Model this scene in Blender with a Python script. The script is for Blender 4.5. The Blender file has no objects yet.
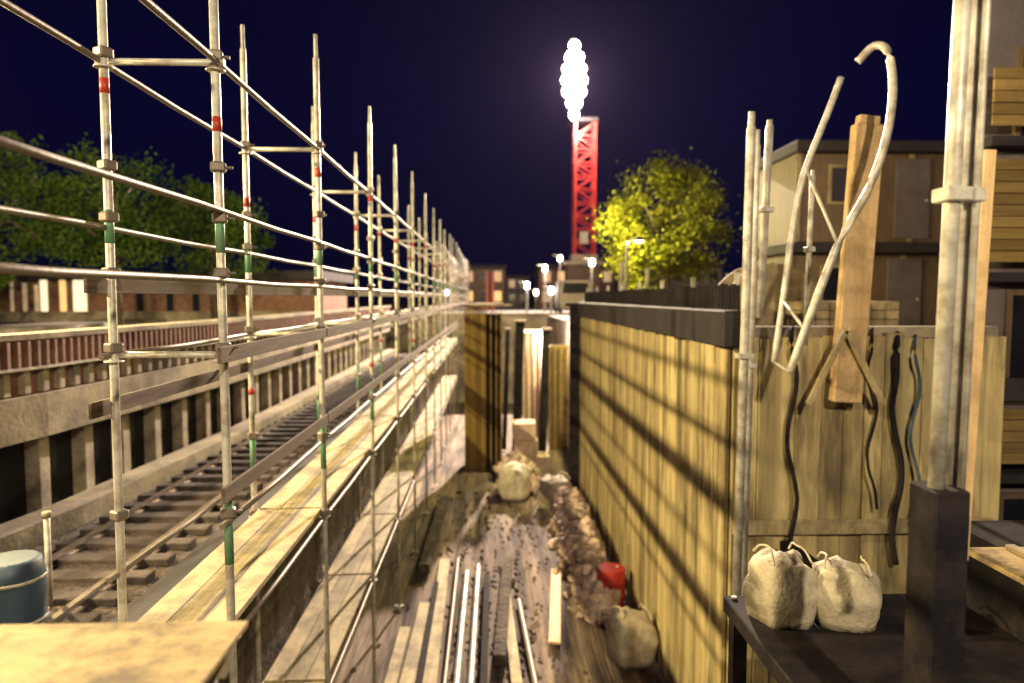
import bpy, bmesh, math, random
from mathutils import Vector, Matrix, Euler
random.seed(7)
R = math.radians
S = bpy.context.scene
C = S.collection
E = 6.3                     # eye height above the pit floor

# ------------------------------------------------------------------ camera
cam_d = bpy.data.cameras.new('camera')
cam = bpy.data.objects.new('camera', cam_d); C.objects.link(cam)
cam.location = (0, 0, E)
cam.rotation_euler = (R(90 - 3.6), 0, R(-1.8))
F = 700.0
cam_d.lens = F / 1024 * 36; cam_d.sensor_width = 36
cam_d.clip_start = 0.05; cam_d.clip_end = 2000
cam_d.dof.use_dof = True; cam_d.dof.focus_distance = 4.8; cam_d.dof.aperture_fstop = 0.85
S.camera = cam

# ------------------------------------------------------------------ night sky
W = bpy.data.worlds.new('World'); S.world = W; W.use_nodes = True
wn = W.node_tree; wn.nodes.clear()
wo = wn.nodes.new('ShaderNodeOutputWorld'); bg = wn.nodes.new('ShaderNodeBackground')
tc = wn.nodes.new('ShaderNodeTexCoord'); sx = wn.nodes.new('ShaderNodeSeparateXYZ'); rp = wn.nodes.new('ShaderNodeValToRGB')
wn.links.new(tc.outputs['Generated'], sx.inputs[0]); wn.links.new(sx.outputs['Z'], rp.inputs[0])
rp.color_ramp.elements[0].position = 0.0; rp.color_ramp.elements[0].color = (.0010, .0012, .012, 1)
rp.color_ramp.elements[1].position = .7; rp.color_ramp.elements[1].color = (.0004, .0006, .007, 1)
e = rp.color_ramp.elements.new(.25); e.color = (.0007, .0010, .017, 1)
wn.links.new(rp.outputs[0], bg.inputs[0]); bg.inputs[1].default_value = 1.0
wn.links.new(bg.outputs[0], wo.inputs[0])

# blue sun added to fill shadows (the one sun lamp), and the site's lamps
def lamp(name, kind, loc, power, col, size=.15, aim=None, cone=None, blend=.5):
    d = bpy.data.lights.new(name, kind); d.energy = power; d.color = col
    if kind in ('POINT', 'SPOT'): d.shadow_soft_size = size
    if kind == 'SPOT': d.spot_size = R(cone or 60); d.spot_blend = blend
    o = bpy.data.objects.new(name, d); C.objects.link(o); o.location = loc
    if aim is not None: o.rotation_euler = (Vector(aim) - Vector(loc)).to_track_quat('-Z', 'Y').to_euler()
    return o
sd = lamp('shadow_fill_sun', 'SUN', (0, 0, 40), .08, (.26, .27, 1.0), aim=(6, 22, 0)); sd.data.angle = R(12)
WARM = (1.0, .76, .36); PALE = (1.0, .80, .52)
LX, LH = -9.0, 3.0
STREET_LAMPS = [(-9.0, -1.0, 2600), (-9.0, 5.0, 5400), (-9.0, 11.2, 5200)]
for x, y, p in STREET_LAMPS:
    lamp('street_lamp_light', 'POINT', (x, y, E + LH), p, WARM, .12)
lamp('site_flood_light', 'SPOT', (2.3, -5.0, E + 4.6), 4300, PALE, .12, aim=(-2.2, 12, 4.0), cone=110)
CRANE_LIGHT = Vector((6.95, 59.0, E + 17.8))
lamp('crane_flood_light', 'SPOT', CRANE_LIGHT + Vector((-.1, -1.2, 0)), 280000, (1.0, .77, .58), .5, aim=(0, 12, 0), cone=130)
lamp('tree_lamp_light', 'POINT', (3.9, 25.2, E + 2.6), 3400, (1.0, .84, .32), .12)
lamp('crane_spill_light', 'POINT', (7.3, 57.0, E + 14.5), 9000, (1.0, .75, .55), .3)
lamp('end_site_light', 'POINT', (2.6, 29.5, E - 1.6), 1300, (1.0, .78, .66), .12)

S.view_settings.view_transform = 'Standard'; S.view_settings.look = 'None'
S.view_settings.exposure = 0.12; S.view_settings.gamma = 1.0
S.view_settings.use_curve_mapping = False
S.cycles.use_denoising = True
S.cycles.max_bounces = 5; S.cycles.caustics_reflective = False; S.cycles.caustics_refractive = False
S.cycles.sample_clamp_indirect = 3

# ------------------------------------------------------------------ materials
def mat(name, c1, c2=None, scale=3.0, rough=.7, metal=0.0, stretch=(1, 1, 1), bump=.25, bscale=None, island=0.0,
        dirt=None, dirt_scale=1.2, dirt_amt=.5, bdist=.02, dstretch=(1, 1, 1)):
    m = bpy.data.materials.new(name); m.use_nodes = True
    nt = m.node_tree; n = nt.nodes; l = nt.links
    b = n['Principled BSDF']; b.inputs['Roughness'].default_value = rough; b.inputs['Metallic'].default_value = metal
    t = n.new('ShaderNodeTexCoord'); mp = n.new('ShaderNodeMapping'); mp.inputs['Scale'].default_value = stretch
    geo = n.new('ShaderNodeNewGeometry')
    l.new(geo.outputs['Position'], mp.inputs[0])
    no = n.new('ShaderNodeTexNoise'); no.inputs['Scale'].default_value = scale; no.inputs['Detail'].default_value = 6; no.inputs['Roughness'].default_value = .65
    l.new(mp.outputs[0], no.inputs['Vector'])
    cr = n.new('ShaderNodeValToRGB'); cr.color_ramp.elements[0].position = .32; cr.color_ramp.elements[1].position = .68
    c2 = c2 or tuple(x * .6 for x in c1)
    cr.color_ramp.elements[0].color = (*c2, 1); cr.color_ramp.elements[1].color = (*c1, 1)
    l.new(no.outputs['Fac'], cr.inputs[0]); col = cr.outputs[0]
    if dirt:
        n2 = n.new('ShaderNodeTexNoise'); n2.inputs['Scale'].default_value = dirt_scale; n2.inputs['Detail'].default_value = 8; n2.inputs['Roughness'].default_value = .7
        mp2 = n.new('ShaderNodeMapping'); mp2.inputs['Scale'].default_value = dstretch
        l.new(geo.outputs['Position'], mp2.inputs[0]); l.new(mp2.outputs[0], n2.inputs['Vector'])
        r2 = n.new('ShaderNodeValToRGB'); r2.color_ramp.elements[0].position = .45; r2.color_ramp.elements[1].position = .62
        r2.color_ramp.elements[0].color = (0, 0, 0, 1); r2.color_ramp.elements[1].color = (dirt_amt,) * 3 + (1,)
        l.new(n2.outputs['Fac'], r2.inputs[0])
        mx = n.new('ShaderNodeMix'); mx.data_type = 'RGBA'; l.new(r2.outputs[0], mx.inputs[0]); l.new(col, mx.inputs[6]); mx.inputs[7].default_value = (*dirt, 1)
        col = mx.outputs[2]
    if island:
        mr = n.new('ShaderNodeMapRange'); mr.inputs[3].default_value = 1 - island; mr.inputs[4].default_value = 1 + island * .6
        l.new(geo.outputs['Random Per Island'], mr.inputs[0])
        mu = n.new('ShaderNodeMix'); mu.data_type = 'RGBA'; mu.blend_type = 'MULTIPLY'; mu.inputs[0].default_value = 1
        l.new(col, mu.inputs[6]); l.new(mr.outputs[0], mu.inputs[7]); col = mu.outputs[2]
    l.new(col, b.inputs['Base Color'])
    if bump:
        bn = n.new('ShaderNodeTexNoise'); bn.inputs['Scale'].default_value = bscale or scale * 6; bn.inputs['Detail'].default_value = 6
        l.new(mp.outputs[0], bn.inputs['Vector'])
        bp = n.new('ShaderNodeBump'); bp.inputs['Strength'].default_value = bump; bp.inputs['Distance'].default_value = bdist
        l.new(bn.outputs['Fac'], bp.inputs['Height']); l.new(bp.outputs[0], b.inputs['Normal'])
    return m
def glow(name, col, s):
    m = bpy.data.materials.new(name); m.use_nodes = True
    b = m.node_tree.nodes['Principled BSDF']; b.inputs['Base Color'].default_value = (*[min(1, c) for c in col], 1)
    b.inputs['Emission Color'].default_value = (*col, 1); b.inputs['Emission Strength'].default_value = s
    return m
M = {}
M['steel'] = mat('galvanised_steel', (.74, .73, .66), (.42, .42, .39), 5, .42, .15, bump=.1, dirt=(.20, .13, .08), dirt_scale=6, dirt_amt=.6)
M['bay_shade'] = mat('bay_shade_black', (.014, .012, .016), (.006, .005, .008), 3, .9, bump=.2)  # near-black colour paints in the shade of the retaining wall's bays
M['dark_board'] = mat('stained_board', (.17, .12, .08), (.08, .055, .04), 4, .85, stretch=(5, .4, 5), bump=.15)
M['tube'] = mat('weathered_tube', (.27, .24, .21), (.14, .12, .10), 5, .5, .15, bump=.1, dirt=(.13, .08, .05), dirt_scale=5, dirt_amt=.7)
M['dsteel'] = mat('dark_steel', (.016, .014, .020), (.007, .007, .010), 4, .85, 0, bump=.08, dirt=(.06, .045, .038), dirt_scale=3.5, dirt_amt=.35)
M['lag'] = mat('timber_lagging', (.62, .53, .28), (.42, .33, .15), 2.2, .85, stretch=(2.5, 2.5, .22), bump=.5, bscale=9, island=.28, dirt=(.10, .075, .05), dirt_scale=1.1, dirt_amt=.8, dstretch=(2.2, 2.2, .35))
M['ply'] = mat('plywood', (.42, .32, .14), (.28, .20, .08), 2.6, .65, stretch=(.7, 5, 1), bump=.25, dirt=(.07, .05, .035), dirt_scale=5, dirt_amt=.85)
M['plank'] = mat('scaffold_plank', (.50, .42, .24), (.30, .24, .13), 3, .75, stretch=(5, .3, 1), bump=.4, island=.3, dirt=(.10, .08, .06), dirt_scale=1.5, dirt_amt=.7)
M['tan'] = mat('planed_timber', (.74, .55, .30), (.56, .37, .18), 2.5, .7, stretch=(4, 4, .3), bump=.3, dirt=(.2, .12, .06), dirt_scale=3)
M['conc'] = mat('concrete', (.46, .40, .28), (.22, .18, .14), 1.3, .85, bump=.4, bscale=14, dirt=(.10, .085, .075), dirt_scale=.8, dirt_amt=.8)
M['dconc'] = mat('sooty_concrete', (.04, .034, .038), (.018, .016, .02), 1.3, .85, bump=.4, bscale=12)
M['brick'] = mat('red_brick', (.30, .16, .11), (.18, .09, .07), 4, .85, bump=.5, bscale=18, dirt=(.1, .06, .05))
M['soil'] = mat('pit_soil', (.34, .26, .19), (.07, .05, .05), 1.1, .9, stretch=(3.2, .18, 1), bump=.6, bscale=5, dirt=(.035, .027, .03), dirt_scale=1.6, dirt_amt=.92, bdist=.12, dstretch=(1.6, .16, 1))
M['ballast'] = mat('ballast', (.17, .13, .11), (.04, .032, .034), 14, .9, bump=1.0, bscale=26, dirt=(.05, .04, .04), dirt_scale=.8, bdist=.06)
M['bank'] = mat('bank_earth', (.13, .10, .08), (.035, .028, .028), 2.5, .95, bump=1, bscale=9, dirt=(.04, .03, .03), bdist=.1)
M['asph'] = mat('asphalt', (.06, .055, .055), (.04, .038, .04), 6, .8, bump=.4, bscale=60)
M['pave'] = mat('paving', (.26, .23, .20), (.17, .15, .13), 4, .8, bump=.3)
M['rail'] = mat('rail_steel', (.55, .50, .45), (.30, .24, .20), 4, .3, .8, bump=.1)
M['sleeper'] = mat('sleeper', (.085, .065, .06), (.03, .025, .024), 6, .85, bump=.5, island=.4)
M['red'] = mat('red_paint', (.52, .028, .022), (.34, .02, .02), 3, .45, bump=.1)
M['rband'] = mat('red_tape', (.50, .05, .03), (.35, .03, .02), 9, .5, bump=0)
M['green'] = mat('green_paint', (.07, .26, .13), (.16, .24, .17), 7, .5, bump=0)
M['rubble'] = mat('pale_rubble', (.74, .60, .48), (.46, .35, .28), 5, .9, bump=.25, bscale=18, island=.55)
M['bag'] = mat('woven_bag', (.60, .54, .40), (.38, .34, .25), 7, .85, bump=.5, bscale=30, dirt=(.16, .12, .08), dirt_scale=9, dirt_amt=.3)
M['ochre'] = mat('ochre_boards', (.40, .28, .09), (.25, .16, .05), 3, .8, stretch=(.4, .4, 6), bump=.4, island=.3, dirt=(.10, .07, .04))
M['brown'] = mat('brown_panel', (.22, .15, .09), (.13, .09, .06), 3, .7, stretch=(4, 4, .5), bump=.3, dirt=(.10, .08, .06))
M['gp'] = mat('grey_render', (.20, .17, .18), (.13, .11, .12), 2, .85, bump=.3)
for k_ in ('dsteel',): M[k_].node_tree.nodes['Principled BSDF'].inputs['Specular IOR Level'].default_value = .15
M['glass'] = mat('dark_glass', (.02, .02, .03), (.012, .012, .02), 2, .12, bump=0)
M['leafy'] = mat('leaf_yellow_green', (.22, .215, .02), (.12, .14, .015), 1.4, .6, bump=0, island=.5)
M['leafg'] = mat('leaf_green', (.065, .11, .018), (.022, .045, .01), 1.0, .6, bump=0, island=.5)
for k_ in ('leafy', 'leafg'): M[k_].node_tree.nodes['Principled BSDF'].inputs['Specular IOR Level'].default_value = .0
M['bark'] = mat('bark', (.12, .09, .06), (.06, .045, .03), 5, .9, stretch=(3, 3, .5), bump=.8)
M['yel'] = mat('yellow_brown_net', (.34, .23, .05), (.20, .13, .03), 3, .8, stretch=(6, 6, .2), bump=.4, island=.4)
M['blue'] = mat('blue_plastic', (.05, .09, .15), (.03, .06, .10), 3, .5, bump=.1)
M['hot'] = glow('flood_lens', (1.0, .86, .62), 60)
M['lampw'] = glow('lamp_glass', (1.0, .86, .60), 14)
M['lampc'] = glow('cool_lamp_glass', (.85, .92, 1.0), 12)
M['winw'] = glow('lit_window', (1.0, .80, .52), 1.1)
M['wino'] = glow('amber_window', (1.0, .62, .24), .8)
M['redl'] = glow('red_light', (1.0, .06, .05), 4)
M['dimw'] = glow('dim_window', (1.0, .70, .42), .22)

# ------------------------------------------------------------------ helpers
def P(px, py, Y):
    """place a point at ground distance Y along a sight line measured in the photograph"""
    d = cam.rotation_euler.to_matrix() @ Vector(((px - 512) / F, (341.5 - py) / F, -1))
    return Vector((0, 0, E)) + d * (Y / d.y)
class MB:
    def __init__(s): s.b = bmesh.new()
    def box(s, lo, hi, M4=None, bev=0):
        x0, y0, z0 = lo; x1, y1, z1 = hi
        v = [s.b.verts.new(p) for p in ((x0,y0,z0),(x1,y0,z0),(x1,y1,z0),(x0,y1,z0),(x0,y0,z1),(x1,y0,z1),(x1,y1,z1),(x0,y1,z1))]
        if M4 is not None:
            for q in v: q.co = M4 @ q.co
        f = [s.b.faces.new([v[i] for i in k]) for k in ((0,3,2,1),(4,5,6,7),(0,1,5,4),(1,2,6,5),(2,3,7,6),(3,0,4,7))]
        if bev:
            es = list({e for q in f for e in q.edges}); bmesh.ops.bevel(s.b, geom=es, offset=bev, segments=1, affect='EDGES')
        return s
    def bar(s, a, b, w, t, up=(0, 0, 1), bev=0):
        a = Vector(a); b = Vector(b); d = (b - a); L = d.length; d.normalize()
        up = Vector(up)
        if abs(d.dot(up)) > .98: up = Vector((0, 1, 0))
        x = d.cross(up).normalized(); z = x.cross(d)
        m = Matrix((x, d, z)).transposed().to_4x4(); m.translation = a
        return s.box((-w/2, 0, -t/2), (w/2, L, t/2), m, bev)
    def tube(s, pts, r, n=8, caps=True):
        pts = [Vector(p) for p in pts]; rings = []
        for i, p in enumerate(pts):
            d = (pts[min(i+1, len(pts)-1)] - pts[max(i-1, 0)]).normalized()
            u = Vector((0, 0, 1)) if abs(d.z) < .9 else Vector((0, 1, 0))
            x = d.cross(u).normalized(); y = x.cross(d)
            rr = r[i] if isinstance(r, (list, tuple)) else r
            rings.append([s.b.verts.new(p + (x*math.cos(k*2*math.pi/n) + y*math.sin(k*2*math.pi/n))*rr) for k in range(n)])
        for a, b in zip(rings, rings[1:]):
            for k in range(n):
                f = s.b.faces.new((a[k], a[(k+1) % n], b[(k+1) % n], b[k])); f.smooth = True
        if caps: s.b.faces.new(rings[0]); s.b.faces.new(rings[-1][::-1])
        return s
    def build(s, name, m, parent=None, loc=None):
        me = bpy.data.meshes.new(name)
        bmesh.ops.recalc_face_normals(s.b, faces=s.b.faces[:])
        s.b.to_mesh(me); s.b.free()
        me.materials.append(m)
        o = bpy.data.objects.new(name, me); C.objects.link(o)
        if loc is not None: o.location = loc
        if parent is not None: o.parent = parent
        return o
def tag(o, label=None, cat=None, group=None, kind=None):
    for k, v in (('label', label), ('category', cat), ('group', group), ('kind', kind)):
        if v: o[k] = v
    return o
def thing(name, loc, label, cat, group=None):
    o = bpy.data.objects.new(name, None); C.objects.link(o); o.location = loc; o.empty_display_size = .2
    return tag(o, label, cat, group)
def kids(o): return [c for c in bpy.data.objects if c.parent == o]
def copy_tree(o, loc=None, label=None, parent=None):
    c = o.copy(); C.objects.link(c)
    if parent is not None: c.parent = parent
    if loc is not None: c.location = loc
    if label: c['label'] = label
    for k in kids(o): copy_tree(k, parent=c)
    return c
def structure(name, mb, m): return tag(mb.build(name, m), kind='structure')
def grid(mb, x0, x1, y0, y1, nx, ny, zf):
    vs = [[mb.b.verts.new((x0 + (x1-x0)*i/nx, y0 + (y1-y0)*j/ny, 0)) for i in range(nx+1)] for j in range(ny+1)]
    for row in vs:
        for v in row: v.co.z = zf(v.co.x, v.co.y)
    for j in range(ny):
        for i in range(nx):
            f = mb.b.faces.new((vs[j][i], vs[j][i+1], vs[j+1][i+1], vs[j+1][i])); f.smooth = True
def smooth(pts, n=4):
    out = []
    for i in range(len(pts)-1):
        p0 = pts[max(i-1, 0)]; p1 = pts[i]; p2 = pts[i+1]; p3 = pts[min(i+2, len(pts)-1)]
        for k in range(n):
            t = k/n
            out.append(.5*((2*p1) + (p2-p0)*t + (2*p0-5*p1+4*p2-p3)*t*t + (3*p1-p0-3*p2+p3)*t*t*t))
    return out + [pts[-1]]
from mathutils import noise
def nz(x, y, s, seed=0): return noise.noise(Vector((x*s, y*s, seed)))

# ------------------------------------------------------------------ ground
TER = E - 3.25; STR = E - 1.05      # terrace of the track, street level
def floorz(x, y):
    z = .06*nz(x, y, .7) + .05*nz(x*4, y*.25, 1.0, 3)
    for rx in (-.9, .75, 1.25, -.35): z -= .09*math.exp(-((x - rx - .12*math.sin(y*.2))/.13)**2)
    return z
mb = MB(); grid(mb, -2.69, 2.86, -4, 22.5, 90, 240, floorz)
structure('pit_floor', mb, M['soil'])
mb = MB(); grid(mb, -2.69, 16, 22.5, 42, 60, 60, lambda x, y: -.04 + .12*nz(x, y, .5, 5))
structure('far_pit_floor', mb, M['soil'])
# terrace carrying the track, with its earth bank down to the pit
mb = MB(); mb.box((-8.2, -6, -.5), (-2.7, 42, TER))
structure('track_terrace', mb, M['bank'])
mb = MB(); grid(mb, -5.75, -3.75, -5, 41.9, 30, 300, lambda x, y: TER + .012 + .05*math.exp(-((x+4.72)/.75)**4) + .018*nz(x, y, 6))
tag(mb.build('ballast_bed', M['ballast']), kind='stuff', label='crushed stone ballast under the narrow track', cat='ballast')
# street sheet reaching the horizon, left and right of the pit
mb = MB()
for lo, hi in (((-250, -40, STR-.3), (-8.2, 42, STR)), ((-250, 42, STR-.3), (250, 300, STR)), ((16, -40, STR-.3), (250, 42, STR)), ((2.94, 8.85, STR-.3), (16, 22.4, STR-.002)), ((3.5, 22.4, STR-.3), (16, 42, STR-.004))):
    mb.box(lo, hi)
structure('street_ground', mb, M['asph'])
mb = MB(); mb.box((-9.9, -20, STR+.004), (-8.25, 42, STR+.13)); structure('left_pavement', mb, M['pave'])
mb = MB(); mb.box((-16.2, -20, STR+.004), (-14, 42, STR+.13)); structure('far_pavement', mb, M['pave'])

# ------------------------------------------------------------------ left retaining wall with brick parapet
WL = [(-8.2, -6), (-6.9, 6), (-6.3, 10), (-5.95, 16), (-5.9, 42)]
def along(mb, z0, z1, off0, off1, pts=WL):
    for (xa, ya), (xb, yb) in zip(pts, pts[1:]):
        v = []
        for z in (z0, z1):
            for x, y in ((xa+off0, ya), (xa+off1, ya), (xb+off1, yb), (xb+off0, yb)): v.append(mb.b.verts.new((x, y, z)))
        for k in ((0,3,2,1),(4,5,6,7),(0,1,5,4),(1,2,6,5),(2,3,7,6),(3,0,4,7)): mb.b.faces.new([v[i] for i in k])
def wall_x(y):
    for (xa, ya), (xb, yb) in zip(WL, WL[1:]):
        if ya <= y <= yb: return xa + (xb-xa)*(y-ya)/(yb-ya)
    return -5.9
rw = thing('retaining_wall', (-6.3, 10, TER), 'left retaining wall of the cutting, concrete piers and dark bays under a brick parapet', 'retaining wall')
def rel(o, root):
    o.parent = root; o.matrix_parent_inverse = Matrix.Translation(-root.location); return o
mb = MB(); along(mb, TER, E-1.95, -.75, -.34); rel(mb.build('back_panel', M['bay_shade']), rw)
mb = MB(); along(mb, E-1.95, E-1.35, -.55, .06); rel(mb.build('concrete_beam', M['conc']), rw)
mb = MB(); along(mb, E-.58, E-.50, -.42, .0); rel(mb.build('coping', M['conc']), rw)
mb = MB(); along(mb, E-1.35, E-.58, -.36, -.10); rel(mb.build('brick_parapet', M['brick']), rw)
mb = MB(); along(mb, TER+.01, TER+.30, .05, .5); rel(mb.build('footing', M['conc']), rw)
y = 2.0; n = 0
pm = None
while y < 41 and n < 60:
    o = MB().box((-.335, -.12, TER), (-.12, .12, E-1.95), bev=.01).build('pier', M['conc']) if pm is None else pm.copy()
    if pm is None: pm = o
    else: C.objects.link(o)
    o.location = (wall_x(y), y, 0); rel(o, rw); y += 1.02; n += 1
y = 4.0; n = 0; pm = None
while n < 100:
    if pm is None: o = pm = MB().box((-.08, -.07, E-1.33), (.04, .07, E-.98), bev=.012).build('corbel', M['conc'])
    else: o = pm.copy(); C.objects.link(o)
    o.location = (wall_x(y) - .06, y, 0); rel(o, rw); y += .34; n += 1
mb = MB()
for k, y in enumerate([4 + .17*i for i in range(210)]):
    x = wall_x(y); mb.box((x-.03, y-.03, E-.96), (x+.02, y+.03, E-.60))
o = rel(mb.build('baluster', M['brick']), rw); o['kind'] = 'stuff'
mb = MB(); along(mb, E-.985, E-.955, -.03, .09); rel(mb.build('drip_ledge', M['steel']), rw)

# ------------------------------------------------------------------ track on the terrace
tr = thing('railway_track', (-4.72, 8, TER), 'narrow railway track with timber sleepers below the left wall', 'track')
for x in (-5.22, -4.22):
    mb = MB(); mb.box((x-.035, -5, TER+.13), (x+.035, 41, TER+.17)); mb.box((x-.012, -5, TER+.08), (x+.012, 41, TER+.13)); mb.box((x-.06, -5, TER+.065), (x+.06, 41, TER+.08))
    rel(mb.build('rail', M['rail']), tr)
s0 = None
for k in range(62):
    o = MB().box((-.85, -.11, 0), (.85, .11, .09), bev=.01).build('sleeper', M['sleeper']) if s0 is None else s0.copy()
    if s0 is None: s0 = o
    else: C.objects.link(o)
    o.location = (-4.72 + random.uniform(-.03, .03), 3.5 + .55*k, TER + .028 - .05*0); o.rotation_euler.z = random.uniform(-.02, .02); rel(o, tr)
# kerb strip between track and scaffold: dark trough and its beam
mb = MB(); mb.box((-3.35, -5, TER+.005), (-3.05, 41.5, TER+.42), bev=.02)
tag(mb.build('cable_trough', M['dconc']), 'dark concrete cable trough running between track and scaffold', 'trough')

# ------------------------------------------------------------------ long scaffold on the left
XI, XO, BAY, Y0 = -1.85, -2.63, 3.07, 1.63
NB = 21
sc = thing('scaffold', (XI, Y0, 0), 'long galvanised tube scaffold with red and green marked posts along the left side', 'scaffold')
TOP = E + 2.86
def by(i):
    'distance of post row i; the bay nearest the viewer is a short one'
    return Y0 + BAY*i + (.25 if i == 1 else .3 if i == 0 else 0)
def standard_mesh(h, seed):
    rnd = random.Random(seed)
    mb = MB(); mb.tube([(0, 0, .02), (0, 0, h-.25), (0, 0, h-.24), (0, 0, h)], [.030, .030, .019, .019], 10)
    for z in (E+1.6-.1, E-.4-.1, E-2.4-.1, E-4.4-.1): mb.tube([(0, 0, z), (0, 0, z+.012)], .065, 8)
    return mb
proto = {}
for i in range(NB):
    for x in (XI, XO):
        key = (i*2 + (x == XO)*3) % 7
        if key not in proto:
            st = standard_mesh(TOP + [0, .05, -.04, .08, -.10, .02, -.02][key], key).build('standard', M['steel'])
            b = MB().tube([(0, 0, E+.93+key*.08), (0, 0, E+1.03+key*.08)], .0315, 10).build('red_band', M['rband'], st)
            g = MB().tube([(0, 0, E+.22+.02*key), (0, 0, E+.55)], .0315, 10).build('green_band', M['green'], st)
            if key % 2 == 0: MB().tube([(0, 0, E-1.95), (0, 0, E-1.6+.05*key)], .0315, 10).build('green_band', M['green'], st)
            if key % 3 == 0: MB().tube([(0, 0, E-1.12), (0, 0, E-1.05)], .0315, 10).build('red_band', M['rband'], st)
            for z in (E+1.6, E+.85, E+.5, E+.12, E-.4, E-1.58, E-2.45):
                c_ = MB().box((-.05, -.048, z-.035), (.05, .048, z+.035), bev=.012).tube([(.045, 0, z), (.095, 0, z)], .012, 6).build('coupler', M['tube'], st)
            bp = MB().box((-.075, -.075, .0), (.075, .075, .015)).build('base_plate', M['steel'], st)
            proto[key] = st; o = st
        else:
            o = copy_tree(proto[key])
        o.location = (x, by(i), .05); rel(o, sc)
        o.rotation_euler = (random.uniform(-.004, .004), random.uniform(-.004, .004), random.uniform(0, 3))

def long_tube(x, z, r=.022, nm='ledger'):
    k0 = 0 if z > E else 2
    pts = [(x, Y0 + BAY*i*.5 + (.1 if i == 2 and k0 else -.1), z - (.012 if i % 2 else 0)) for i in range(k0, 2*NB-1)]
    rel(MB().tube(pts, r, 8).build(nm, M['tube']), sc)
for z in (E+1.6, E-.4, E-2.45, E-4.45):
    long_tube(XI, z); long_tube(XO, z)
for x, zs in ((XI, (E+.60, E+.12, E-1.58)), (XO, (E+.85, E+.48, E-1.95))):
    for z in zs: long_tube(x, z, .021, 'guard_rail')
for i in range(NB):          # transoms
    for z in (E+1.6, E-.4):
        rel(MB().tube([(XO-.04, by(i), z), (XI+.04, by(i), z)], .024, 8).build('transom', M['steel']), sc)
def deck(z, x0, x1, nb, nm):
    d0 = None
    for i in range(nb):
        if d0 is None:
            mb = MB(); n = max(1, round((x1-x0)/.24)); w = (x1-x0)/n
            for k in range(n): mb.box((x0+w*k+.006, .03, -.02), (x0+w*(k+1)-.006, BAY-.03, .022+.004*k), bev=.004)
            o = d0 = mb.build(nm, M['plank'])
        else: o = d0.copy(); C.objects.link(o)
        o.location = (0, Y0+BAY*i, z + random.uniform(-.006, .006)); rel(o, sc)
deck(E-2.38, XO+.04, XI-.03, NB-1, 'deck')
deck(E-4.38, XO+.04, XI-.03, NB-1, 'lower_deck')
for z, x in ((E-1.345, XI+.04), (E-.76, XO-.04), (E-.39, XI+.04), (E+.083, XO-.04)):  # boards added to cast the shadow stripes on the right pit wall
    d0 = None
    for i in range(1, 12):
        if d0 is None: o = d0 = MB().box((-.012, .02, -.055), (.012, BAY-.02, .055), bev=.003).build('shadow_board', M['dark_board'])
        else: o = d0.copy(); C.objects.link(o)
        o.location = (x, Y0+BAY*i, z); rel(o, sc)
for i in range(1, NB-1, 3):   # diagonal braces down low
    rel(MB().tube([(XO-.05, Y0+BAY*i, E-4.3), (XO-.05, Y0+BAY*(i+1), E-2.5)], .022, 8).build('brace', M['steel']), sc)

# ------------------------------------------------------------------ right pit wall, vertical timber lagging
WX = 2.9
pw = thing('lagging_wall', (WX, 15, 0), 'long right pit wall of upright timber boards crossed by shadow stripes', 'pit wall')
mb = MB(); y = 8.45; k = 0
while y < 22.2:
    w = random.uniform(.17, .26); d = random.uniform(0, .022)
    mb.box((WX-d, y+.004, -.3), (WX+.05, y+w-.004, E-.62+random.uniform(-.03, .02)), bev=.004); y += w
rel(mb.build('boarding', M['lag']), pw)
rel(MB().box((WX-.10, 8.30, E-.60), (WX+.22, 22.3, E-.16), bev=.015).build('capping_beam', M['dconc']), pw)
rel(MB().box((WX+.052, 8.5, -.3), (WX+.2, 22.2, E-.62)).build('backing', M['dconc']), pw)
# dark board fence standing on the capping beam
fe = thing('site_fence', (WX+.1, 15, E-.16), 'low dark board fence standing on top of the long timber pit wall', 'fence')
mb = MB(); y = 8.4
while y < 22.2:
    w = .14; mb.box((WX+.10, y, E-.155), (WX+.12, y+w-.012, E+.16+random.uniform(-.02, .02))); y += w
rel(mb.build('board_panel', M['dsteel']), fe)
p0 = None
for k in range(8):
    o = MB().box((-.03, -.03, 0), (.03, .03, .46)).build('fence_post', M['steel']) if p0 is None else p0.copy()
    if p0 is None: p0 = o
    else: C.objects.link(o)
    o.location = (WX+.16, 8.6+1.9*k, E-.155); rel(o, fe)
# dark column at its far end
dc = thing('dark_column', (WX-.05, 22.3, 0), 'tall dark tarred steel column at the far end of the right pit wall', 'column')
rel(MB().box((WX-.30, 22.35, -.1), (WX+.42, 22.9, E-.3), bev=.02).build('shaft', M['dsteel']), dc)
rel(MB().box((WX-.36, 22.30, -.1), (WX+.48, 22.36, E-.25), bev=.01).build('flange', M['dsteel']), dc)
rel(MB().box((WX-.42, 22.25, E-.28), (WX+.55, 23.0, E-.16), bev=.01).build('cap_plate', M['dsteel']), dc)

# end wall facing the camera on the right
ew = thing('boarded_end_wall', (4.4, 8.4, 0), 'bright yellowish boarded wall facing the viewer right of the corner posts', 'pit wall')
mb = MB(); x = 2.96
while x < 6.2:
    w = random.uniform(.20, .34); d = random.uniform(0, .045)
    mb.box((x+.004, 8.4-d, -.3), (x+w-.004, 8.46, E-.46+random.uniform(-.05, .03)), bev=.006); x += w
rel(mb.build('boarding', M['lag']), ew)
rel(MB().box((2.96, 8.28, E-2.9), (6.2, 8.33, E-2.72), bev=.008).build('waler', M['plank']), ew)
rel(MB().box((3.13, 8.465, E-.50), (6.3, 8.75, E-.36), bev=.01).build('capping_beam', M['conc']), ew)
rel(MB().box((2.96, 8.47, -.3), (6.2, 8.7, E-.5)).build('backing', M['dconc']), ew)

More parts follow.
